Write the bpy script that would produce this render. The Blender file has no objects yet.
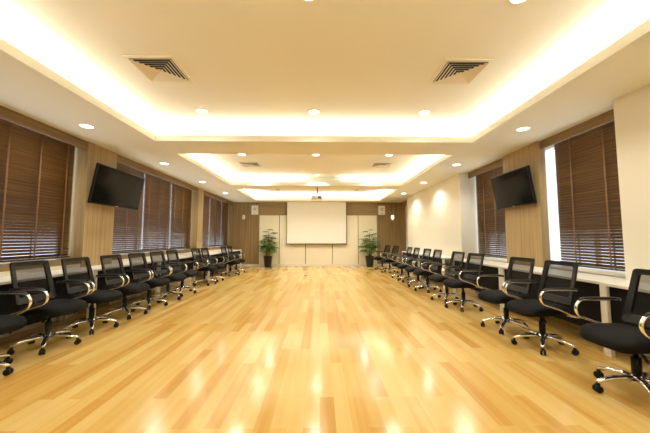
import bpy, bmesh, math, random
from mathutils import Vector, Matrix
random.seed(7)
PI = math.pi
sc = bpy.context.scene
COL = sc.collection

# ------------------------------------------------------------------ materials
def new_mat(name):
    m = bpy.data.materials.new(name); m.use_nodes = True
    nt = m.node_tree
    return m, nt, nt.nodes['Principled BSDF']

def plain(name, col, rough=.5, metal=0, spec=None, coat=0, noise=0.0, nscale=20):
    m, nt, b = new_mat(name)
    b.inputs['Base Color'].default_value = (*col, 1)
    b.inputs['Roughness'].default_value = rough
    b.inputs['Metallic'].default_value = metal
    if spec is not None: b.inputs['Specular IOR Level'].default_value = spec
    if coat: b.inputs['Coat Weight'].default_value = coat; b.inputs['Coat Roughness'].default_value = .1
    if noise:
        tc = nt.nodes.new('ShaderNodeTexCoord'); n = nt.nodes.new('ShaderNodeTexNoise')
        n.inputs['Scale'].default_value = nscale; n.inputs['Detail'].default_value = 4
        r = nt.nodes.new('ShaderNodeValToRGB')
        r.color_ramp.elements[0].position = .3; r.color_ramp.elements[1].position = .7
        r.color_ramp.elements[0].color = (*[c*(1-noise) for c in col], 1)
        r.color_ramp.elements[1].color = (*[min(1, c*(1+noise)) for c in col], 1)
        nt.links.new(tc.outputs['Object'], n.inputs['Vector'])
        nt.links.new(n.outputs['Fac'], r.inputs['Fac'])
        nt.links.new(r.outputs['Color'], b.inputs['Base Color'])
    return m

def wood(name, stops, stretch, rough=.45, coat=0.0, scale=1.0):
    """procedural wood grain; stretch = per-axis frequency (low along the grain)"""
    m, nt, b = new_mat(name)
    tc = nt.nodes.new('ShaderNodeTexCoord'); mp = nt.nodes.new('ShaderNodeMapping')
    mp.inputs['Scale'].default_value = [s*scale for s in stretch]
    n = nt.nodes.new('ShaderNodeTexNoise'); n.inputs['Scale'].default_value = 1
    n.inputs['Detail'].default_value = 6; n.inputs['Roughness'].default_value = .6
    r = nt.nodes.new('ShaderNodeValToRGB')
    el = r.color_ramp.elements
    el[0].position, el[1].position = .3, .7
    el[0].color = (*stops[0], 1); el[1].color = (*stops[-1], 1)
    for i, s in enumerate(stops[1:-1]):
        e = el.new(.3 + .4*(i+1)/(len(stops)-1)); e.color = (*s, 1)
    nt.links.new(tc.outputs['Object'], mp.inputs['Vector'])
    nt.links.new(mp.outputs['Vector'], n.inputs['Vector'])
    nt.links.new(n.outputs['Fac'], r.inputs['Fac'])
    nt.links.new(r.outputs['Color'], b.inputs['Base Color'])
    b.inputs['Roughness'].default_value = rough
    if coat: b.inputs['Coat Weight'].default_value = coat; b.inputs['Coat Roughness'].default_value = .15
    return m

def emit(name, col, s):
    m = bpy.data.materials.new(name); m.use_nodes = True
    nt = m.node_tree; nt.nodes.remove(nt.nodes['Principled BSDF'])
    e = nt.nodes.new('ShaderNodeEmission'); e.inputs['Color'].default_value = (*col, 1); e.inputs['Strength'].default_value = s
    nt.links.new(e.outputs[0], nt.nodes['Material Output'].inputs[0])
    return m

def floor_mat():
    m, nt, b = new_mat('maple_planks')
    L = nt.links.new
    tc = nt.nodes.new('ShaderNodeTexCoord')
    mp = nt.nodes.new('ShaderNodeMapping'); mp.inputs['Rotation'].default_value = (0, 0, PI/2)
    L(tc.outputs['Object'], mp.inputs['Vector'])
    br = nt.nodes.new('ShaderNodeTexBrick')
    br.inputs['Scale'].default_value = 1
    br.inputs['Color1'].default_value = (0, 0, 0, 1); br.inputs['Color2'].default_value = (1, 1, 1, 1)
    br.inputs['Mortar'].default_value = (.45, .45, .45, 1)
    br.inputs['Mortar Size'].default_value = .0008; br.inputs['Mortar Smooth'].default_value = .2
    br.inputs['Brick Width'].default_value = 1.0; br.inputs['Row Height'].default_value = .105
    br.offset = .37; br.offset_frequency = 2
    L(mp.outputs['Vector'], br.inputs['Vector'])
    mp2 = nt.nodes.new('ShaderNodeMapping'); mp2.inputs['Scale'].default_value = (15, .6, 1)
    L(tc.outputs['Object'], mp2.inputs['Vector'])
    n = nt.nodes.new('ShaderNodeTexNoise'); n.inputs['Scale'].default_value = 1; n.inputs['Detail'].default_value = 5
    L(mp2.outputs['Vector'], n.inputs['Vector'])
    mx = nt.nodes.new('ShaderNodeMath'); mx.operation = 'MULTIPLY_ADD'
    L(n.outputs['Fac'], mx.inputs[0]); mx.inputs[1].default_value = 1.3; mx.inputs[2].default_value = -.65
    ad = nt.nodes.new('ShaderNodeMath'); ad.operation = 'ADD'
    L(br.outputs['Color'], ad.inputs[0]); L(mx.outputs[0], ad.inputs[1])
    r = nt.nodes.new('ShaderNodeValToRGB'); el = r.color_ramp.elements
    el[0].position = 0; el[0].color = (*FL[0], 1)
    el[1].position = 1; el[1].color = (*FL[3], 1)
    e = el.new(.3); e.color = (*FL[1], 1)
    e = el.new(.65); e.color = (*FL[2], 1)
    L(ad.outputs[0], r.inputs['Fac']); L(r.outputs['Color'], b.inputs['Base Color'])
    # uneven polish: big soft patches of gloss
    n2 = nt.nodes.new('ShaderNodeTexNoise'); n2.inputs['Scale'].default_value = 1.1; n2.inputs['Detail'].default_value = 5
    L(tc.outputs['Object'], n2.inputs['Vector'])
    rr = nt.nodes.new('ShaderNodeMapRange'); rr.inputs['From Min'].default_value = .35; rr.inputs['From Max'].default_value = .65
    rr.inputs['To Min'].default_value = .12; rr.inputs['To Max'].default_value = .22
    L(n2.outputs['Fac'], rr.inputs['Value']); L(rr.outputs[0], b.inputs['Roughness'])
    b.inputs['Specular IOR Level'].default_value = .55
    return m

FL = [(.55, .305, .068), (.64, .40, .108), (.685, .46, .145), (.73, .525, .20)]
M = {}
M['floor'] = floor_mat()
M['ceil'] = plain('ceiling_paint', (.79, .762, .65), .9)
M['white_wall'] = plain('ivory_wall_paint', (.78, .74, .63), .75)
M['white_trim'] = plain('ivory_trim', (.78, .73, .60), .5)
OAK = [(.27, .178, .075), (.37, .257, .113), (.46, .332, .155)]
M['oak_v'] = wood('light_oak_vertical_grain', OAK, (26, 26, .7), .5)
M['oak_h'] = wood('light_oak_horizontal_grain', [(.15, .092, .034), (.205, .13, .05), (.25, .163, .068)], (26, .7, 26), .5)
M['walnut_v'] = wood('brown_walnut_vertical_grain', [(.18, .112, .042), (.26, .17, .068), (.33, .225, .096)], (30, 30, .6), .5)
M['walnut_h'] = wood('brown_walnut_horizontal_grain', [(.18, .112, .042), (.26, .17, .068), (.33, .225, .096)], (.6, 20, 30), .5)
M['slat'] = wood('dark_blind_wood', [(.080, .035, .006), (.135, .064, .012), (.20, .100, .022)], (40, 1.2, 40), .4, .1)
M['tape'] = plain('blind_tape_fabric', (.17, .085, .032), .8, noise=.2, nscale=80)
M['rail'] = plain('dark_blind_rail', (.045, .02, .009), .4)
M['panel'] = plain('cream_wall_panel', (.85, .79, .62), .55)
M['black_gap'] = plain('open_joint_black', (.03, .022, .016), .8)  # black backing that shows in the joints between wall panels
M['blackfab'] = plain('black_seat_fabric', (.0035, .0035, .0035), .8, spec=.2, noise=.3, nscale=200)
M['blackplastic'] = plain('black_plastic', (.007, .007, .007), .42, spec=.3)
M['chrome'] = plain('polished_chrome', (.84, .84, .83), .2, 1)
M['alu'] = plain('brushed_aluminium', (.7, .69, .67), .32, 1)
M['table'] = plain('white_laminate', (.82, .80, .73), .4)
M['tblack'] = plain('black_modesty_laminate', (.005, .005, .005), .6, spec=.15)
M['screen'] = plain('matte_projection_fabric', (.84, .82, .77), .9)
M['scrborder'] = plain('screen_black_border', (.012, .012, .012), .8)
M['tvscreen'] = plain('glossy_black_screen', (.004, .004, .005), .08, spec=.18)
M['tvbezel'] = plain('black_gloss_bezel', (.006, .006, .006), .3, spec=.3)
M['speaker'] = plain('ivory_speaker_shell', (.80, .76, .66), .5)
M['grille'] = plain('pale_grey_grille', (.55, .53, .47), .6)
M['cone'] = plain('dark_speaker_cone', (.10, .09, .08), .6)
M['brass'] = plain('aged_brass', (.35, .24, .11), .35, 1)
M['pot'] = plain('black_glazed_pot', (.010, .010, .010), .3)
M['soil'] = plain('potting_soil', (.05, .032, .02), .95, noise=.4, nscale=60)
M['stem'] = plain('woody_stem', (.20, .13, .06), .8, noise=.3, nscale=40)
M['leaf'] = plain('leaf_green', (.13, .22, .045), .45, noise=.45, nscale=9)
M['ventpaint'] = plain('vent_ivory_paint', (.80, .74, .60), .5)
M['ventdark'] = plain('vent_duct_shade', (.05, .04, .03), .9)
M['projbody'] = plain('projector_grey_white', (.62, .60, .55), .4)
M['glasslens'] = plain('projector_lens', (.02, .02, .03), .08)
M['door'] = wood('dark_door_wood', [(.03, .016, .008), (.05, .028, .013)], (30, 30, .7), .4)
M['winframe'] = plain('white_window_frame', (.75, .75, .73), .4)
M['lamp'] = emit('downlight_diffuser', (1, .93, .80), 8)
M['sconce'] = emit('sconce_glass_lit', (1, .88, .68), 1.3)
M['sconce_dim'] = plain('sconce_opal_glass', (.82, .78, .68), .35)

def mesh_fabric():
    m = bpy.data.materials.new('see_through_black_mesh'); m.use_nodes = True
    nt = m.node_tree; b = nt.nodes['Principled BSDF']
    b.inputs['Base Color'].default_value = (.012, .012, .011, 1); b.inputs['Roughness'].default_value = .7; b.inputs['Specular IOR Level'].default_value = .2
    t = nt.nodes.new('ShaderNodeBsdfTransparent'); x = nt.nodes.new('ShaderNodeMixShader')
    x.inputs[0].default_value = .68
    nt.links.new(t.outputs[0], x.inputs[1]); nt.links.new(b.outputs[0], x.inputs[2])
    # x: 0 -> transparent, 1 -> fabric
    nt.links.new(x.outputs[0], nt.nodes['Material Output'].inputs[0])
    return m
M['mesh'] = mesh_fabric()

def pane_glass():
    m = bpy.data.materials.new('window_glass'); m.use_nodes = True
    nt = m.node_tree; nt.nodes.remove(nt.nodes['Principled BSDF'])
    t = nt.nodes.new('ShaderNodeBsdfTransparent'); t.inputs[0].default_value = (.93, .95, .95, 1)
    g = nt.nodes.new('ShaderNodeBsdfGlossy'); g.inputs['Roughness'].default_value = .02
    x = nt.nodes.new('ShaderNodeMixShader')
    x.inputs[0].default_value = .06; nt.links.new(t.outputs[0], x.inputs[1]); nt.links.new(g.outputs[0], x.inputs[2])
    nt.links.new(x.outputs[0], nt.nodes['Material Output'].inputs[0])
    return m
M['glass'] = pane_glass()

# ------------------------------------------------------------------ mesh builder
class MB:
    def __init__(s): s.v = []; s.f = []; s.sm = []
    def add(s, vs, fs, smooth=False, mat=None):
        o = len(s.v)
        for p in vs:
            p = Vector(p)
            s.v.append(mat @ p if mat else p)
        for f in fs: s.f.append([i+o for i in f]); s.sm.append(smooth)
    def box(s, x0, x1, y0, y1, z0, z1, mat=None):
        vs = [(x, y, z) for z in (z0, z1) for y in (y0, y1) for x in (x0, x1)]
        s.add(vs, [(0,2,3,1),(4,5,7,6),(0,1,5,4),(2,6,7,3),(0,4,6,2),(1,3,7,5)], False, mat)
    def cham(s, x0, x1, y0, y1, z0, z1, c=.004, mat=None):
        """box with chamfered edges"""
        bm = bmesh.new(); bmesh.ops.create_cube(bm, size=1)
        for v in bm.verts:
            v.co = Vector(((x0+x1)/2+v.co.x*(x1-x0), (y0+y1)/2+v.co.y*(y1-y0), (z0+z1)/2+v.co.z*(z1-z0)))
        bmesh.ops.bevel(bm, geom=bm.edges[:], offset=c, segments=2, affect='EDGES', profile=.5)
        bm.verts.index_update()
        s.add([v.co.copy() for v in bm.verts], [[v.index for v in f.verts] for f in bm.faces], False, mat); bm.free()
    def tube(s, path, r, n=8, closed=False, caps=True, sx=1.0, sy=1.0, up=None):
        """swept tube; r may be list; sx, sy squash the section; up fixes the frame"""
        P = [Vector(p) for p in path]; N = len(P)
        rr = r if isinstance(r, (list, tuple)) else [r]*N
        vs = []; prev = None
        for i in range(N):
            if closed: t = P[(i+1) % N]-P[i-1]
            else: t = P[min(i+1, N-1)]-P[max(i-1, 0)]
            t.normalize()
            if up is not None: a = Vector(up)
            elif prev is not None: a = prev
            else: a = Vector((0,0,1)) if abs(t.z) < .9 else Vector((1,0,0))
            a = (a - t*a.dot(t)).normalized(); prev = a
            b = t.cross(a)
            for k in range(n):
                th = 2*PI*(k+.5)/n
                vs.append(P[i] + a*math.cos(th)*rr[i]*sx + b*math.sin(th)*rr[i]*sy)
        fs = []
        for i in range(N if closed else N-1):
            j = (i+1) % N
            for k in range(n):
                l = (k+1) % n
                fs.append((i*n+k, i*n+l, j*n+l, j*n+k))
        s.add(vs, fs, n > 5)
        if caps and not closed:
            o = len(s.v)-len(vs)
            s.f.append([o+k for k in range(n)][::-1]); s.sm.append(False)
            s.f.append([o+(N-1)*n+k for k in range(n)]); s.sm.append(False)
    def lathe(s, prof, n=24, c=(0,0,0), mat=None, cap0=True, cap1=True, smooth=True):
        vs = []; N = len(prof)
        for (r, z) in prof:
            for k in range(n):
                th = 2*PI*k/n
                vs.append((c[0]+r*math.cos(th), c[1]+r*math.sin(th), c[2]+z))
        fs = [(i*n+k, i*n+(k+1) % n, (i+1)*n+(k+1) % n, (i+1)*n+k) for i in range(N-1) for k in range(n)]
        s.add(vs, fs, smooth, mat)
        o = len(s.v)-len(vs)
        if cap0: s.f.append([o+k for k in range(n)][::-1]); s.sm.append(False)
        if cap1: s.f.append([o+(N-1)*n+k for k in range(n)]); s.sm.append(False)
    def ring(s, outer, inner, dirv):
        """plate between two loops, extruded by dirv"""
        n = len(outer); d = Vector(dirv)
        O = [Vector(p) for p in outer]; I = [Vector(p) for p in inner]
        vs = O + I + [p+d for p in O] + [p+d for p in I]
        fs = []
        for k in range(n):
            l = (k+1) % n
            fs += [(k, l, n+l, n+k), (2*n+l, 2*n+k, 3*n+k, 3*n+l), (l, k, 2*n+k, 2*n+l), (n+k, n+l, 3*n+l, 3*n+k)]
        s.add(vs, fs)
    def build(s, name, mat, parent=None):
        me = bpy.data.meshes.new(name)
        me.from_pydata([tuple(v) for v in s.v], [], s.f); me.materials.append(mat)
        bm = bmesh.new(); bm.from_mesh(me); bmesh.ops.recalc_face_normals(bm, faces=bm.faces); bm.to_mesh(me); bm.free()
        if len(me.polygons) == len(s.sm): me.polygons.foreach_set('use_smooth', s.sm)
        o = bpy.data.objects.new(name, me); COL.objects.link(o)
        if parent: o.parent = parent
        return o

def tag(o, label, cat, group=None):
    o['label'] = label; o['category'] = cat
    if group: o['group'] = group
    return o
def thing(name, label, cat, loc=(0,0,0), rz=0, group=None):
    o = bpy.data.objects.new(name, None); COL.objects.link(o); o.empty_display_size = .1
    o.location = loc; o.rotation_euler = (0, 0, rz)
    return tag(o, label, cat, group)
def struct(name, mb, mat, parent=None):
    o = mb.build(name, mat, parent)
    if parent is None: o['kind'] = 'structure'
    return o
def copy_tree(o, parent=None):
    c = o.copy(); COL.objects.link(c)
    if parent: c.parent = parent
    for ch in list(o.children): copy_tree(ch, c)
    return c
def rrect(hw, z0, z1, r, n=5):
    """rounded rectangle loop in (x, z)"""
    pts = []
    for cx, cz, a0 in ((hw-r, z1-r, 0), (-hw+r, z1-r, PI/2), (-hw+r, z0+r, PI), (hw-r, z0+r, 1.5*PI)):
        for k in range(n+1):
            a = a0 + PI/2*k/n
            pts.append((cx+r*math.cos(a), cz+r*math.sin(a)))
    return pts

# ------------------------------------------------------------------ dimensions
H, H2 = 2.80, 3.10            # soffit and raised ceiling
XL, XR, XW = -3.85, 3.63, 3.41
YB, YF = 13.27, -3.2
CX0, CX1 = -2.71, 2.545       # coffer opening
COFFERS = [(-2.63, .80), (1.47, 4.87), (5.62, 9.02), (9.72, 12.62)]
CW = .26                      # depth of the light cove behind the lip

# ------------------------------------------------------------------ shell
mb = MB(); mb.box(-4.3, 4.2, YF-.2, YB+.3, -.1, 0); struct('floor', mb, M['floor'])

mb = MB()
ys = [YF-.2] + [y for c in COFFERS for y in c] + [YB+.3]
xs = [-4.35, CX0, CX1, 4.25]
for i in range(3):
    for j in range(len(ys)-1):
        if i == 1 and j % 2 == 1: continue
        mb.box(xs[i], xs[i+1], ys[j], ys[j+1], H, H+.10)
for (a, b) in COFFERS:
    x0, x1, y0, y1 = CX0-CW, CX1+CW, a-CW, b+CW
    y0 = a-.30; y1 = b+.30
    mb.box(x0, x1, y0, y1, H2, H2+.05)
    mb.box(x0-.03, x0, y0, y1, H+.1, H2+.05); mb.box(x1, x1+.03, y0, y1, H+.1, H2+.05)
    mb.box(x0, x1, y0-.03, y0, H+.1, H2+.05); mb.box(x0, x1, y1, y1+.03, H+.1, H2+.05)
struct('ceiling', mb, M['ceil'])

# left wall: low wall, piers and lintel round three window openings
WL = [(2.30, 4.93), (5.63, 9.45), (9.86, 13.20)]
mb = MB()
mb.box(-4.25, XL, YF-.1, YB+.1, 0, .80)
yy = [YF-.1] + [y for w in WL for y in w] + [YB+.1]
for k in range(0, len(yy), 2):
    mb.box(-4.25, XL-.02 if k else XL, yy[k]+(.02 if 0 < k < 6 else 0), yy[k+1]-(.02 if 0 < k < 6 else 0), .80, H)
struct('wall_left', mb, M['white_wall'])
# right wall
WR = [(3.33, 5.22), (5.55, 7.20)]
mb = MB(); mb.box(XW, 4.1, YF-.1, 3.33, 0, H); struct('wall_right', mb, M['white_wall'])
mb = MB(); mb.box(XR, 4.1, 3.33, 7.20, 0, .74); struct('wall_right', mb, M['white_wall'])
mb = MB(); mb.box(XR+.07, 4.1, 5.22, 5.55, .74, H); struct('wall_right', mb, M['white_wall'])
mb = MB(); mb.box(XW, 4.1, 7.20, 11.65, 0, H); struct('wall_right', mb, M['white_wall'])
mb = MB(); mb.box(XR, 4.1, 12.62, YB+.1, 0, H); mb.box(XR, 4.1, 11.65, 12.62, 2.55, H); mb.box(3.98, 4.1, 11.65, 12.62, 0, 2.55)
struct('wall_right', mb, M['white_wall'])
mb = MB(); mb.box(-4.25, 4.1, YB, YB+.15, 0, H); struct('wall_back', mb, M['black_gap'])
mb = MB(); mb.box(-4.25, 4.1, YF-.15, YF, 0, H); struct('wall_front', mb, M['white_wall'])

# timber linings
T = [0]
def trim(boxes, mat):
    T[0] += 1
    m_ = MB()
    for b in boxes: m_.box(*b)
    return struct('trim_%d' % T[0], m_, mat)
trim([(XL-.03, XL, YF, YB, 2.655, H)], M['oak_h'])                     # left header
trim([(-4.2, XL+.02, 13.198, YB, .0, H)], M['walnut_v'])                # left corner post
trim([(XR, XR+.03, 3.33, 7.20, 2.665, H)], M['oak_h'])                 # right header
trim([(-4.2, XL+.02, 4.933, 5.627, .0, H)], M['oak_v'])               # left TV pier
trim([(-4.2, XL+.02, 9.453, 9.857, .0, H)], M['oak_v'])               # left second pier
trim([(XR-.05, XR+.07, 4.79, 5.73, .0, H)], M['oak_v'])                # right TV pier
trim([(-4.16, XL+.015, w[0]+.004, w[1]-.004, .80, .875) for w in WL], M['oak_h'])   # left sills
trim([(XR-.03, 3.97, 3.335, 4.785, .742, .768), (XR-.03, 3.97, 5.735, 7.195, .742, .768)], M['white_trim'])
trim([(XR-.012, XR, 12.63, YB, 0, H), (XR-.012, XR, 11.655, 12.63, 2.56, H)], M['walnut_v'])
# back wall linings: walnut flanks, walnut header, cream sheets with open joints
def planks(x0, x1, w):
    out = []; n = max(1, round((x1-x0)/w)); d = (x1-x0)/n
    for k in range(n): out.append((x0+k*d+.002, x0+(k+1)*d-.002, YB-.03, YB, .09, H))
    return out
trim(planks(XL, -2.68, .29), M['walnut_v'])
trim(planks(2.53, XR, .275), M['walnut_v'])
trim([(-2.68, 2.53, YB-.03, YB, 2.225, 2.415), (-2.68, 2.53, YB-.03, YB, 2.42, 2.61), (-2.68, 2.53, YB-.03, YB, 2.615, H)], M['walnut_h'])
J = [-2.68, -1.79, -.635, .55, 1.687, 2.53]
trim([(J[k]+.014, J[k+1]-.014, YB-.035, YB, .09, 2.222) for k in range(5)], M['panel'])
mb = MB(); mb.box(XL, XR, YB-.05, YB, 0, .09); struct('baseboard_back', mb, M['white_trim'])
# dark door in the right corner
mb = MB(); mb.box(3.78, 3.83, 11.66, 12.61, 0.005, 2.54)
d = struct('door_1', mb, M['door'])
mb = MB(); mb.tube([(3.78, 12.48, 1.02), (3.73, 12.48, 1.02), (3.73, 12.36, 1.02)], .01); mb.build('door_handle', M['alu'], d)

# windows: frame and pane
def window(n, xg, y0, y1, z0, z1):
    f = MB(); w = .05
    for (a, b, c, e) in ((y0, y0+w, z0, z1), (y1-w, y1, z0, z1), (y0+w, y1-w, z0, z0+w), (y0+w, y1-w, z1-w, z1)):
        f.box(xg-.025, xg+.025, a, b, c, e)
    k = max(1, round((y1-y0)/1.25)); 
    for i in range(1, k):
        yc = y0+(y1-y0)*i/k; f.box(xg-.02, xg+.02, yc-.025, yc+.025, z0+w, z1-w)
    o = struct('window_%d' % n, f, M['winframe'])
    g = MB(); g.box(xg-.003, xg+.003, y0+w*.6, y1-w*.6, z0+w*.6, z1-w*.6)
    g.build('window_pane', M['glass'], o)
for i, w in enumerate(WL): window(i+1, -4.19, w[0]+.004, w[1]-.004, .876, H-.002)
for i, w in enumerate(WR): window(i+4, 4.00, w[0]+.002, w[1]-.002, .77, H-.002)

# ------------------------------------------------------------------ venetian blinds
def blind(x, y0, y1, z0, z1, side, label, tapes, open_from, group):
    t = thing('venetian_blind', label, 'blind', (x, (y0+y1)/2, z0), 0, group)
    hy = (y1-y0)/2
    m_ = MB(); m_.box(-.028, .028, -hy, hy, z1-z0-.05, z1-z0); m_.build('headrail', M['rail'], t)
    m_ = MB(); m_.cham(-.026, .026, -hy, hy, 0, .022, .004); m_.build('bottom_rail', M['rail'], t)
    s_ = MB(); pitch = .041; n = int((z1-z0-.09)/pitch); pitch = (z1-z0-.115)/(n-1)
    for k in range(n):
        z = .048 + k*pitch
        q = k/n
        a = -math.radians(50.5+random.uniform(-1.5, 1.5))*side    # room-side edge higher
        mt = Matrix.Translation((0, 0, z)) @ Matrix.Rotation(a, 4, 'Y')
        ya, yb = -hy+random.uniform(0, .004), hy-random.uniform(0, .004)
        pr = [(-.025, 0), (-.0125, .0022), (0, .003), (.0125, .0022), (.025, 0)]
        loop = [(x_, z_-.0014) for x_, z_ in pr] + [(x_, z_+.0014) for x_, z_ in pr[::-1]]
        nl = len(loop)
        s_.add([(x_, ya, z_) for x_, z_ in loop]+[(x_, yb, z_) for x_, z_ in loop],
               [(i, (i+1) % nl, nl+(i+1) % nl, nl+i) for i in range(nl)]+[tuple(range(nl))[::-1], tuple(range(nl, 2*nl))], False, mt)
    s_.build('slats', M['slat'], t)
    for ty in tapes:
        m_ = MB()
        for sx in (-1, 1):
            xo = sx*.0275
            m_.box(xo-.0007, xo+.0007, ty-(y0+y1)/2-.012, ty-(y0+y1)/2+.012, .022, z1-z0-.05)
        m_.build('ladder_tape', M['tape'], t)
    m_ = MB(); cy = hy-.10
    m_.tube([(side*.034, cy, z1-z0-.06), (side*.036, cy, .85)], .0022, 5)
    m_.build('tilt_cord', M['tape'], t)
    return t
gL = 'dark wooden blinds along the left wall'
def t3(a, b): return [a+.16, (a+b)/2, b-.16]
for a, b, lab, of in [(2.45, 3.67, 'dark wooden venetian blind at the very left edge, nearest the camera', .3),
              (3.69, 4.905, 'dark wooden venetian blind left of the left wall television, with three brown tapes', .3),
              (5.66, 6.878, 'wooden venetian blind partly hidden behind the left wall television', .33),
              (6.889, 8.125, 'middle one of the three wooden blinds in the left wall window beyond the television', .33),
              (8.136, 9.430, 'wooden venetian blind just before the narrow second oak pier on the left', .33),
              (9.875, 10.982, 'wooden blind just beyond the narrow second oak pier on the left wall', .4),
              (10.997, 12.288, 'middle wooden blind of the farthest left window, between two bright slits', .4),
              (12.302, 13.18, 'wooden blind in the far left corner, touching the back wall', .4)]:
    blind(-4.03, a, b, .90, 2.785, 1, lab, t3(a, b), of, gL)
gR = 'dark wooden blinds along the right wall'
blind(3.80, 5.76, 7.17, .79, 2.785, -1, 'dark wooden venetian blind behind and left of the right wall television', [5.95, 6.38, 6.80, 7.10], .35, gR)
blind(3.80, 3.36, 4.715, .79, 2.785, -1, 'large dark wooden venetian blind on the right, beside the bright window slit', [3.52, 3.86, 4.39], .42, gR)

# ------------------------------------------------------------------ ceiling fixtures
def area(name, loc, rot, sx, sy, e, col):
    l = bpy.data.lights.new(name, 'AREA'); l.shape = 'RECTANGLE'; l.size = sx; l.size_y = sy
    l.energy = e; l.color = col
    o = bpy.data.objects.new(name, l); COL.objects.link(o); o.location = loc; o.rotation_euler = rot
    return o
LED = (1.0, .975, .91)          # watts per metre
tilt = math.radians(14)
for n, (a, b) in enumerate(COFFERS):
    LE = 12.5 if n == 3 else 7.9
    z = H+.125; off = .11; Lx, Ly = CX1-CX0, b-a; xc, yc = (CX0+CX1)/2, (a+b)/2
    # area lights shine along local -Z: rotate so they look up and lean in over the lip
    area('cove_light', (CX0-off, yc, z), (0, PI+tilt, 0), .03, Ly+.1, LE*Ly, LED)
    area('cove_light', (CX1+off, yc, z), (0, PI-tilt, 0), .03, Ly+.1, LE*Ly, LED)
    near = area('cove_light', (xc, a-off, z), (PI-tilt, 0, 0), Lx+.1, .03, LE*Lx*.8, LED)
    if n == 2:
        for x0, x1 in ((CX0, -.45), (.72, CX1)):
            area('cove_light', ((x0+x1)/2, b+off, z), (PI+tilt, 0, 0), x1-x0, .03, LE*(x1-x0), LED)
    else:
        area('cove_light', (xc, b+off, z), (PI+tilt, 0, 0), Lx+.1, .03, LE*Lx, LED)

def downlight(x, y, z, r, label, group, e=40):
    t = thing('downlight', label, 'ceiling light', (x, y, z), 0, group)
    m_ = MB(); m_.lathe([(r+.012, 0), (r+.011, -.006), (r+.002, -.007), (r, -.002), (r, 0)], 24, cap0=False, cap1=False)
    m_.build('trim_ring', M['ventpaint'], t)
    m_ = MB(); m_.lathe([(r*.99, -.001), (r*.7, -.0025), (.001, -.003)], 24, cap0=False); m_.build('diffuser', M['lamp'], t)
    l = bpy.data.lights.new('downlight_bulb', 'SPOT'); l.energy = e; l.color = (1, .975, .90); l.spot_size = math.radians(150); l.spot_blend = .6
    l.shadow_soft_size = .11
    o = bpy.data.objects.new('downlight_bulb', l); COL.objects.link(o); o.parent = t; o.location = (0, 0, -.06)
    return t
ordn = ['nearest', 'second nearest', 'third nearest', 'fourth nearest', 'farthest']
for k, y in enumerate((2.12, 4.235, 6.375, 8.46, 10.53)):
    downlight(-3.335, y, H, .08, 'round recessed downlight in the left lower ceiling strip, %s to the camera' % (ordn[k] if k < 4 else 'farthest from the camera, closest'), 'downlights in the left ceiling strip') if k < 4 else \
    downlight(-3.335, y, H, .08, 'round recessed downlight in the left lower ceiling strip, closest to the back wall', 'downlights in the left ceiling strip')
    downlight(2.97, y, H, .08, ('round recessed downlight in the right lower ceiling strip, %s to the camera' % ordn[k]) if k < 4 else 'round recessed downlight in the right lower ceiling strip, closest to the back wall', 'downlights in the right ceiling strip')
for k, (y, where) in enumerate(((2.19, 'in the near part of the nearest raised ceiling bay'), (4.385, 'in the far part of the nearest raised ceiling bay'),
                              (6.70, 'in the near part of the second raised ceiling bay'), (8.88, 'in the far part of the second raised ceiling bay'))):
    for x, s in ((-1.765, 'left'), (-.093, 'middle'), (1.575, 'right')):
        downlight(x, y, H2, .075, '%s one of three round downlights %s' % (s, where), 'downlights in the raised ceiling bays', 30)

for x, s in ((-1.765, 'left'), (-.093, 'middle'), (1.575, 'right')):  # added lamps, unseen behind the beam, to brighten the back wall
    downlight(x, 10.95, H2, .075, '%s one of three added unseen downlights in the farthest raised ceiling bay' % s, 'downlights in the raised ceiling bays', 85)

def vent(x, y, label):
    s = .265
    t = thing('ceiling_vent', label, 'air vent', (x, y, H2), 0, 'square louvred ceiling vents')
    sq = lambda h, z: [(-h, -h, z), (h, -h, z), (h, h, z), (-h, h, z)]
    m_ = MB(); m_.ring(sq(s, -.001), sq(s-.04, -.001), (0, 0, -.010)); m_.build('vent_frame', M['ventpaint'], t)
    m_ = MB(); m_.box(-s+.03, s-.03, -s+.03, s-.03, -.0012, -.0004); m_.build('duct_shade_sheet', M['ventdark'], t)  # dark sheet stands in for the shade inside the duct
    m_ = MB(); h = s-.043; k = 0
    while h > .03:
        o_ = sq(h, -.020); i_ = sq(h-.026, -.003)
        m_.ring(o_, i_, (0, 0, .002)); h -= .037
    m_.build('louvres', M['ventpaint'], t)
for k, (y, w) in enumerate(((3.285, 'nearest'), (7.62, 'second'), (11.6, 'farthest'))):
    vent(-1.80, y, 'square louvred air vent on the left of the %s raised ceiling bay' % w)
    vent(1.59, y, 'square louvred air vent on the right of the %s raised ceiling bay' % w)

# projector on its drop pole
t = thing('ceiling_projector', 'small pale projector hanging on a pole from the ceiling before the screen', 'projector', (-.085, 9.37, H))
m_ = MB(); m_.lathe([(.055, -.012), (.05, -.014), (.05, 0), (.055, 0)][::-1], 20); m_.build('mounting_plate', M['alu'], t)
m_ = MB(); m_.lathe([(.018, -.27), (.018, -.012)], 12); m_.build('drop_pole', M['brass'], t)
b_ = MB(); b_.cham(-.19, .15, -.13, .13, -.375, -.275, .016); body = b_.build('projector_body', M['projbody'], t)
m_ = MB(); m_.lathe([(.036, 0), (.038, .03), (.030, .032), (.026, .02)], 20, mat=Matrix.Translation((.07, .128, -.325)) @ Matrix.Rotation(-PI/2, 4, 'X')); m_.build('lens', M['glasslens'], body)
m_ = MB()
for k in range(6): m_.box(-.16+k*.018, -.152+k*.018, -.1325, -.129, -.36, -.29)
m_.build('cooling_slots', M['cone'], body)
m_ = MB(); m_.cham(.02, .13, -.138, -.128, -.365, -.285, .003); m_.build('connector_panel', M['cone'], body)
m_ = MB(); m_.box(-.05, .05, -.05, .05, -.275, -.262); m_.build('swivel_bracket', M['alu'], t)

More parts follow.
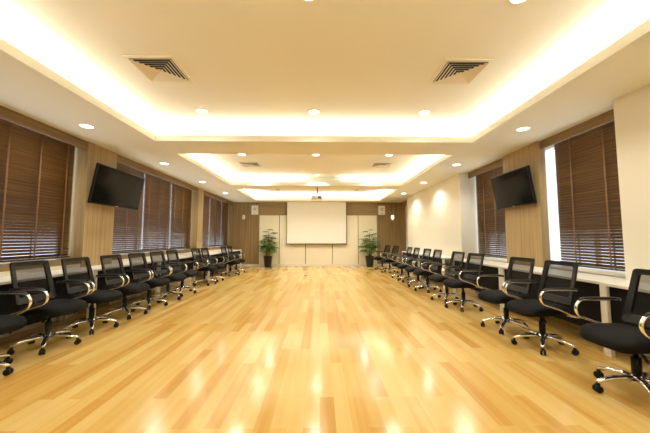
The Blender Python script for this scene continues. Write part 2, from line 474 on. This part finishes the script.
# ------------------------------------------------------------------ back wall things
t = thing('projection_screen', 'large white pull down projection screen in the middle of the back wall', 'projection screen', (-.145, 13.08, .95))
m_ = MB(); m_.box(-1.295, 1.285, -.0015, .0015, .035, 1.85); m_.build('screen_fabric', M['screen'], t)
m_ = MB()
m_.box(-1.318, -1.2952, -.002, .002, .03, 1.85); m_.box(1.2852, 1.318, -.002, .002, .03, 1.85); m_.box(-1.318, 1.318, -.002, .002, .018, .0348)
m_.build('black_border', M['scrborder'], t)
m_ = MB(); m_.tube([(-1.33, 0, .006), (1.33, 0, .006)], .014, 12); m_.build('bottom_bar', M['scrborder'], t)

def speaker(x, label):
    t = thing('wall_speaker', label, 'loudspeaker', (x, YB-.03, 2.245), 0, 'square wall loudspeakers')
    m_ = MB(); m_.cham(-.142, .142, -.13, 0, 0, .40, .012); b = m_.build('cabinet', M['speaker'], t)
    m_ = MB(); m_.cham(-.118, .118, -.138, -.1295, .025, .375, .003); g = m_.build('grille', M['speaker'], t)
    m_ = MB(); m_.lathe([(.07, 0), (.066, .004), (.03, .002), (.012, .006)], 24, mat=Matrix.Translation((0, -.138, .24)) @ Matrix.Rotation(PI/2, 4, 'X')); m_.build('driver_cone', M['grille'], g)
    m_ = MB(); m_.box(-.03, .03, -.1395, -.1378, .06, .075); m_.build('badge', M['cone'], g)
    return t
speaker(-2.857, 'white square loudspeaker high on the back wall, left of the screen')
speaker(2.72, 'white square loudspeaker high on the back wall, right of the screen')

def sconce(x, label, lit):
    t = thing('wall_sconce', label, 'wall lamp', (x, YB-.03, 1.95), 0, 'small wall lamps on the back wall')
    m_ = MB(); m_.cham(-.045, .045, -.018, 0, 0, .13, .006); m_.build('back_plate', M['brass'], t)
    m_ = MB(); m_.tube([(0, -.015, .05), (0, -.07, .045), (0, -.095, .075)], .009, 8); m_.build('bracket_arm', M['brass'], t)
    m_ = MB(); m_.lathe([(.028, 0), (.055, .03), (.066, .09), (.058, .15), (.062, .20)], 20, c=(0, -.095, .075), cap1=False); m_.build('glass_shade', M['sconce'] if lit else M['sconce_dim'], t)
    return t
sconce(-3.335, 'small wall lamp with pale shade on the brown panelling, left of screen', False)
sconce(3.20, 'small glowing wall lamp on the brown panelling, right of screen', True)

# ------------------------------------------------------------------ televisions
def tv(loc, rz, w, h, tiltdeg, label):
    t = thing('wall_television', label, 'television', loc, rz, 'televisions on the oak piers')
    R = Matrix.Rotation(math.radians(tiltdeg), 4, 'X')     # front faces local +Y, top leans forward
    R = Matrix.Rotation(-math.radians(tiltdeg), 4, 'X')
    m_ = MB(); m_.cham(-w/2, w/2, -.022, .022, -h/2, h/2, .006, R); m_.cham(-w*.32, w*.32, -.055, -.02, -h*.36, h*.30, .01, R)
    b = m_.build('housing', M['tvbezel'], t)
    m_ = MB(); m_.box(-w/2+.016, w/2-.016, .0222, .0236, -h/2+.024, h/2-.016, R); m_.build('screen_panel', M['tvscreen'], t)
    m_ = MB(); m_.box(-.03, .03, .0222, .0245, -h/2+.006, -h/2+.016, R); m_.build('maker_plate', M['alu'], b)
    m_ = MB(); m_.box(-.16, .16, BR(loc), BR(loc)+.015, -.17, .17); m_.tube([(0, BR(loc)+.01, .05), (0, -.03, .03)], .03, 8); m_.tube([(0, BR(loc)+.01, -.08), (0, -.03, -.06)], .025, 8)
    m_.build('wall_bracket', M['tvbezel'], t)
    return t
def BR(loc): return -(abs(XL+.02-loc[0])) if loc[0] < 0 else -(abs(XR-.05-loc[0]))
tv((-3.605, 5.405, 2.085), -PI/2, 1.27, .655, 10, 'black flat television tilted down on the left oak pier')
tv((3.455, 5.31, 2.085), PI/2, 1.06, .635, 9, 'black flat television tilted down on the right oak pier')

# ------------------------------------------------------------------ tables
ZT = .74
def table(x0, x1, y0, y1, face, label, group):
    """face = +1: room side is +X"""
    t = thing('training_table', label, 'table', ((x0+x1)/2, (y0+y1)/2, 0), 0, group)
    hx, hy = (x1-x0)/2, (y1-y0)/2
    m_ = MB(); m_.cham(-hx, hx, -hy, hy, ZT-.03, ZT, .004); m_.build('tabletop', M['table'], t)
    for sx in (-1, 1):
        for sy in (-1, 1):
            m_ = MB(); xa, ya = sx*(hx-.03), sy*(hy-.03)
            m_.cham(xa-.025, xa+.025, ya-.025, ya+.025, 0, ZT-.03, .004); m_.build('leg', M['table'], t)
    m_ = MB(); xp = face*(hx-.045)
    m_.box(xp-.009, xp+.009, -hy+.056, hy-.056, .19, ZT-.03); m_.build('modesty_panel', M['tblack'], t)
    return t
gl, gr = 'white tables along the left wall', 'white tables along the right wall'
def row(x0, x1, ys_, face, labs, g):
    for (a, b), l in zip(ys_, labs): table(x0, x1, a, b, face, l, g)
row(-3.84, -3.37, [(.95, 2.77), (2.78, 4.60), (4.61, 6.43), (6.44, 8.26)], 1,
    ['white table with black front panel at the left edge, nearest the camera', 'white table with black front panel under the blind left of the television',
     'white table with black front panel under the left wall television', 'white table with black front panel in the middle of the left wall'], gl)
row(-3.83, -3.25, [(8.96, 10.77), (10.78, 12.59)], 1,
    ['white table behind the far chairs on the left, next to the last table', 'last white table in the left row, its white end leg showing beside the back wall'], gl)
row(2.95, 3.39, [(1.34, 3.15)], -1, ['white table with black front panel behind the nearest chair on the right'], gr)
row(2.99, 3.54, [(3.16, 4.98), (4.99, 6.81)], -1,
    ['white table with black front panel under the large blind on the right', 'white table with black front panel under the right wall television'], gr)
row(2.95, 3.39, [(7.22, 9.04), (9.05, 10.87)], -1, ['white table along the plain white right wall, nearer of the two', 'white table along the plain white right wall, farther of the two'], gr)

# ------------------------------------------------------------------ office chair (faces local +Y)
def make_chair():
    t = thing('office_chair', 'chair', 'office chair')
    # seat: rounded cushion with domed top and waterfall front
    m_ = MB(); n = 40; rings = [(.965, .405), (1.0, .425), (1.0, .455), (.97, .478), (.88, .492), (.6, .499), (.25, .500)]
    def outline(k):
        th = 2*PI*k/n; c, s_ = math.cos(th), math.sin(th); p = .45
        return (math.copysign(abs(c)**p, c)*.245, math.copysign(abs(s_)**p, s_)*.225)
    vs = []
    for sc_, z in rings:
        for k in range(n):
            x, y = outline(k); y2 = y*sc_+.062
            drop = max(0, (y2-.14)/.15)**2*.04
            vs.append((x*sc_, y2, z-.012-drop-(0 if z > .46 else -.3*drop)))
    fs = [(i*n+k, i*n+(k+1) % n, (i+1)*n+(k+1) % n, (i+1)*n+k) for i in range(len(rings)-1) for k in range(n)]
    fs.append(list(range(n))[::-1]); fs.append([(len(rings)-1)*n+k for k in range(n)])
    m_.add(vs, fs, True); m_.build('seat', M['blackfab'], t)
    # back: curved plate frame with stretched mesh
    def bp(x, z, d=0):       # back surface point
        u = (z-.50)/.45
        return (x, -.150-.115*u+.03*math.sin(PI*u)*-.5 - .35*(.0-x*x)*.9 + d, z)
    out = rrect(.232, .50, .943, .03); inn = rrect(.182, .565, .897, .018)
    m_ = MB(); m_.ring([bp(x*(1-.09*(z-.5)/.45), z) for x, z in out], [bp(x*(1-.09*(z-.5)/.45), z) for x, z in inn], (0, -.024, 0))
    bf = m_.build('backrest_frame', M['blackplastic'], t)
    m_ = MB(); nx, nz = 8, 8; vs = []
    for d in (-.010, -.012):
        for j in range(nz+1):
            for i in range(nx+1):
                z = .545+.365*j/nz; x = (-.2+.4*i/nx)*(1-.09*(z-.5)/.45); vs.append(bp(x, z, d))
    q = (nx+1)*(nz+1)
    m_.add(vs[:q], [(j*(nx+1)+i, j*(nx+1)+i+1, (j+1)*(nx+1)+i+1, (j+1)*(nx+1)+i) for j in range(nz) for i in range(nx)], True)
    m_.build('mesh_panel', M['mesh'], t)
    m_ = MB(); m_.tube([(0, -.03, .39), (0, -.15, .395), (0, -.195, .44), (0, -.192, .54)], .026, 8, sx=.6, sy=1.5); m_.build('back_support', M['blackplastic'], t)
    # armrests: chrome loop open to the back, black pad on top
    for s in (-1, 1):
        x = s*.268; path = [(x, -.175, .658), (x, -.08, .666), (x, .11, .668)]
        for k in range(9):
            a = PI/2 - PI*.86*k/8
            path.append((x, .145+.078*math.cos(a), .588+.080*math.sin(a)))
        path += [(x, .03, .470), (x*.995, -.09, .418), (x*.98, -.185, .386)]
        m_ = MB(); m_.tube(path, .0125, 8, up=(1, 0, 0), sx=1.35, sy=.75)
        m_.tube([(x*.98, -.183, .387), (x*.8, -.17, .385), (x*.25, -.11, .385)], .012, 8)
        ar = m_.build('armrest', M['chrome'], t)
        m_ = MB(); pad = [(x, -.175, .674), (x, -.12, .680), (x, .09, .682), (x, .155, .678), (x, .195, .655)]
        m_.tube(pad, [.010, .014, .015, .014, .008], 10, sx=.6, sy=1.5, up=(0, .01, 1)); m_.build('arm_pad', M['blackplastic'], ar)
    # mechanism, levers, column
    m_ = MB(); m_.cham(-.09, .09, -.12, .13, .355, .405, .012); mech = m_.build('tilt_mechanism', M['blackplastic'], t)
    for q in (1, -1):
        m_ = MB(); m_.tube([(q*.08, .09, .375), (q*.15, .11, .355), (q*.165, .115, .348), (q*.20, .125, .322)], [.006, .006, .013, .014], 6); m_.build('lever', M['blackplastic'], mech)
    m_ = MB(); m_.lathe([(.032, .13), (.032, .275), (.027, .28), (.017, .28), (.017, .355)], 16); m_.build('gas_lift', M['blackplastic'], t)
    m_ = MB(); m_.lathe([(.045, .085), (.048, .10), (.045, .135), (.032, .15)], 20); m_.build('base_hub', M['chrome'], t)
    for k in range(5):
        a = 2*PI*k/5; c, s = math.cos(a), math.sin(a)
        P = lambda r, z: (c*r, s*r, z)
        m_ = MB(); m_.tube([P(.03, .118), P(.10, .122), P(.19, .110), P(.275, .084), P(.29, .076)], [.034, .029, .025, .021, .014], 8, sx=.7, sy=1.0, up=(0, 0, 1))
        lg = m_.build('base_leg', M['chrome'], t)
        m_ = MB(); tx, ty = -s, c
        for d in (-.014, .014):
            # wheel: short cylinder with axle across the leg
            R = Matrix.Translation((c*.283+tx*d, s*.283+ty*d, .0275)) @ Matrix.Rotation(a, 4, 'Z') @ Matrix.Rotation(PI/2, 4, 'X')
            m_.lathe([(.022, -.011), (.0275, -.008), (.0275, .008), (.022, .011)], 16, mat=R)
        m_.lathe([(.013, 0), (.016, .02), (.012, .03)], 10, c=(c*.280, s*.280, .042))
        m_.build('caster', M['blackplastic'], lg)
    return t

HXL, HXR = -3.03, 2.475
CH = [  # x, y, yaw jitter, base label
 (HXL, 2.74, 2, 'black mesh office chair cut off by the left edge of the picture'),
 (HXL, 3.48, 2, 'black mesh office chair with chrome arms, nearest fully shown one on the left'),
 (HXL, 4.12, 2, 'black mesh office chair on the left, in line with near end of oak television pier'),
 (HXL, 4.80, 2, 'black mesh office chair on the left, directly below the left television'),
 (HXL, 5.46, 3, 'black mesh office chair on the left, below the far edge of the television'),
 (HXL, 6.12, 4, 'sixth black office chair from the left edge, in front of the middle left window'),
 (HXL, 6.74, 2, 'seventh black office chair from the left edge, just before the gap showing the white table'),
 (HXL, 8.00, 5, 'black office chair just beyond the first gap in the left row, nearer of that pair'),
 (HXL, 8.62, 3, 'black office chair just beyond the first gap in the left row, farther of that pair'),
 (HXL+.09, 10.0, 2, 'second to last black office chair of the left row, near the far table end'),
 (HXL+.09, 10.68, 0, 'last black office chair of the left row, closest to the back wall'),
 (HXR-.015, 2.37, 0, 'black mesh office chair cut off by the right edge of the picture'),
 (HXR, 3.38, 3, 'black mesh office chair before the large blind on the right, nearest fully shown one'),
 (HXR, 4.03, 4, 'black mesh office chair on the right beside the bright window slit, second fully shown one'),
 (HXR, 5.22, 6, 'black mesh office chair on the right below the television, nearer of that pair'),
 (HXR, 5.90, 4, 'black mesh office chair on the right below the television, farther of that pair'),
 (HXR, 6.95, 0, 'sixth black office chair from the right edge, at the near end of the white wall'),
 (HXR, 7.62, 2, 'seventh black office chair from the right edge, before the plain white wall'),
 (HXR, 8.45, 0, 'eighth black office chair from the right edge, before the plain white wall'),
 (HXR, 9.12, 0, 'ninth black office chair from the right edge, near the far end of the white wall'),
 (HXR, 10.70, 14, 'second to last black office chair of the right row, before the brown corner'),
 (HXR-.05, 11.75, 16, 'last black office chair of the right row, behind the right potted plant'),
]
first = make_chair()
BASE = {1: 16, 2: 20, 12: 17, 13: 10, 11: 28}     # swivel of the five-star bases
for k, (x, y, j, lab) in enumerate(CH):
    o = first if k == 0 else copy_tree(first)
    o.location = (x, y, 0)
    o.rotation_euler = (0, 0, (-PI/2-math.radians(j)) if x < 0 else (PI/2+math.radians(j)))
    rnd = random.Random(k*5+1); by = math.radians(BASE.get(k, rnd.uniform(0, 72))) - o.rotation_euler.z
    for ch in o.children:
        if ch.name.startswith('base_leg'): ch.rotation_euler = (0, 0, by)
    tag(o, lab, 'office chair', 'office chairs in the left row' if x < 0 else 'office chairs in the right row')

# ------------------------------------------------------------------ plants
def plant(loc, seed, label):
    rnd = random.Random(seed)
    t = thing('potted_plant', label, 'plant', loc, 0, 'leafy plants in black pots')
    m_ = MB(); m_.lathe([(.132, 0), (.136, .006), (.185, .44), (.192, .445), (.192, .465), (.176, .465), (.172, .43)], 28, cap1=False)
    p = m_.build('pot', M['pot'], t)
    m_ = MB(); m_.lathe([(.1725, .425), (.12, .432), (.001, .437)], 24, cap0=False, cap1=False); m_.build('soil', M['soil'], p)
    st = MB(); lf = MB()
    def leaf(p0, d, L, w):
        d = d.normalized(); side = d.cross(Vector((0, 0, 1)))
        if side.length < .05: side = Vector((1, 0, 0))
        side.normalize(); up = side.cross(d)
        vs = []; N = 5
        for i in range(N+1):
            u = i/N; c = p0 + d*L*u - Vector((0, 0, 1))*L*.45*u*u
            ww = w*math.sin(PI*(.08+.92*u)**.75)*(1 if i < N else 0.02)
            vs += [c-side*ww + up*ww*.3, c, c+side*ww + up*ww*.3]
        fs = []
        for i in range(N):
            a = i*3; fs += [(a, a+1, a+4, a+3), (a+1, a+2, a+5, a+4)]
        lf.add(vs, fs, True)
    tops = [(0, 0, 1.42), (.10, -.06, 1.25), (-.11, .04, 1.10), (-.04, -.10, .92), (.09, .06, .85)]
    for i, (dx, dy, ht) in enumerate(tops):
        b0 = Vector((dx*.5, dy*.5, .43)); b1 = Vector((dx*1.5, dy*1.5, ht))
        path = [b0.lerp(b1, u/6)+Vector((math.sin(u*1.3+i)*.015, math.cos(u+i)*.015, 0)) for u in range(7)]
        st.tube(path, [.017-.0014*u for u in range(7)], 7)
        nn = 11
        for k in range(nn):
            u = .42+.58*k/(nn-1)
            q = b0.lerp(b1, u)
            a = k*2.4+i*1.1+rnd.uniform(-.3, .3)
            el = .1+.75*((k+1)/nn)**2+rnd.uniform(-.1, .2)
            pl = rnd.uniform(.17, .29)*(1.1-.25*u)
            pd = Vector((math.cos(a)*math.cos(el), math.sin(a)*math.cos(el), math.sin(el)))
            tip = q+pd*pl
            st.tube([q, q+pd*pl*.5+Vector((0, 0, .012)), tip], [.005, .004, .003], 5)
            for m in range(8):
                b = 2*PI*m/8+rnd.uniform(-.15, .15)
                ld = (Vector((math.cos(b), math.sin(b), -.1))+pd*.35)
                leaf(tip, ld, rnd.uniform(.15, .22), .034)
    st.build('stems', M['stem'], t); lf.build('foliage', M['leaf'], t)
    return t
plant((-2.20, 12.80, 0), 3, 'leafy green plant in a black pot left of the projection screen')
plant((2.10, 12.75, 0), 11, 'leafy green plant in a black pot right of the projection screen')

# ------------------------------------------------------------------ daylight outside
w = bpy.data.worlds.new('World'); sc.world = w; w.use_nodes = True
bg = w.node_tree.nodes['Background']; bg.inputs['Color'].default_value = (.80, .88, 1, 1); bg.inputs['Strength'].default_value = 3.0

# ------------------------------------------------------------------ camera
cam = bpy.data.cameras.new('Camera'); co = bpy.data.objects.new('Camera', cam); COL.objects.link(co)
cam.sensor_width = 36; cam.lens = 300/650*36; cam.clip_start = .05
co.location = (0, 0, 1.2)
co.rotation_euler = (math.radians(90+4.2), 0, math.radians(-.95))
sc.camera = co

vs_ = sc.view_settings
sc.display_settings.display_device = 'sRGB'
vs_.view_transform = 'Standard'; vs_.look = 'None'; vs_.gamma = 1; vs_.use_curve_mapping = False
vs_.exposure = 0.22
sc.cycles.use_denoising = True
sc.cycles.max_bounces = 10; sc.cycles.diffuse_bounces = 6; sc.cycles.glossy_bounces = 4; sc.cycles.transparent_max_bounces = 16
sc.cycles.sample_clamp_indirect = 6
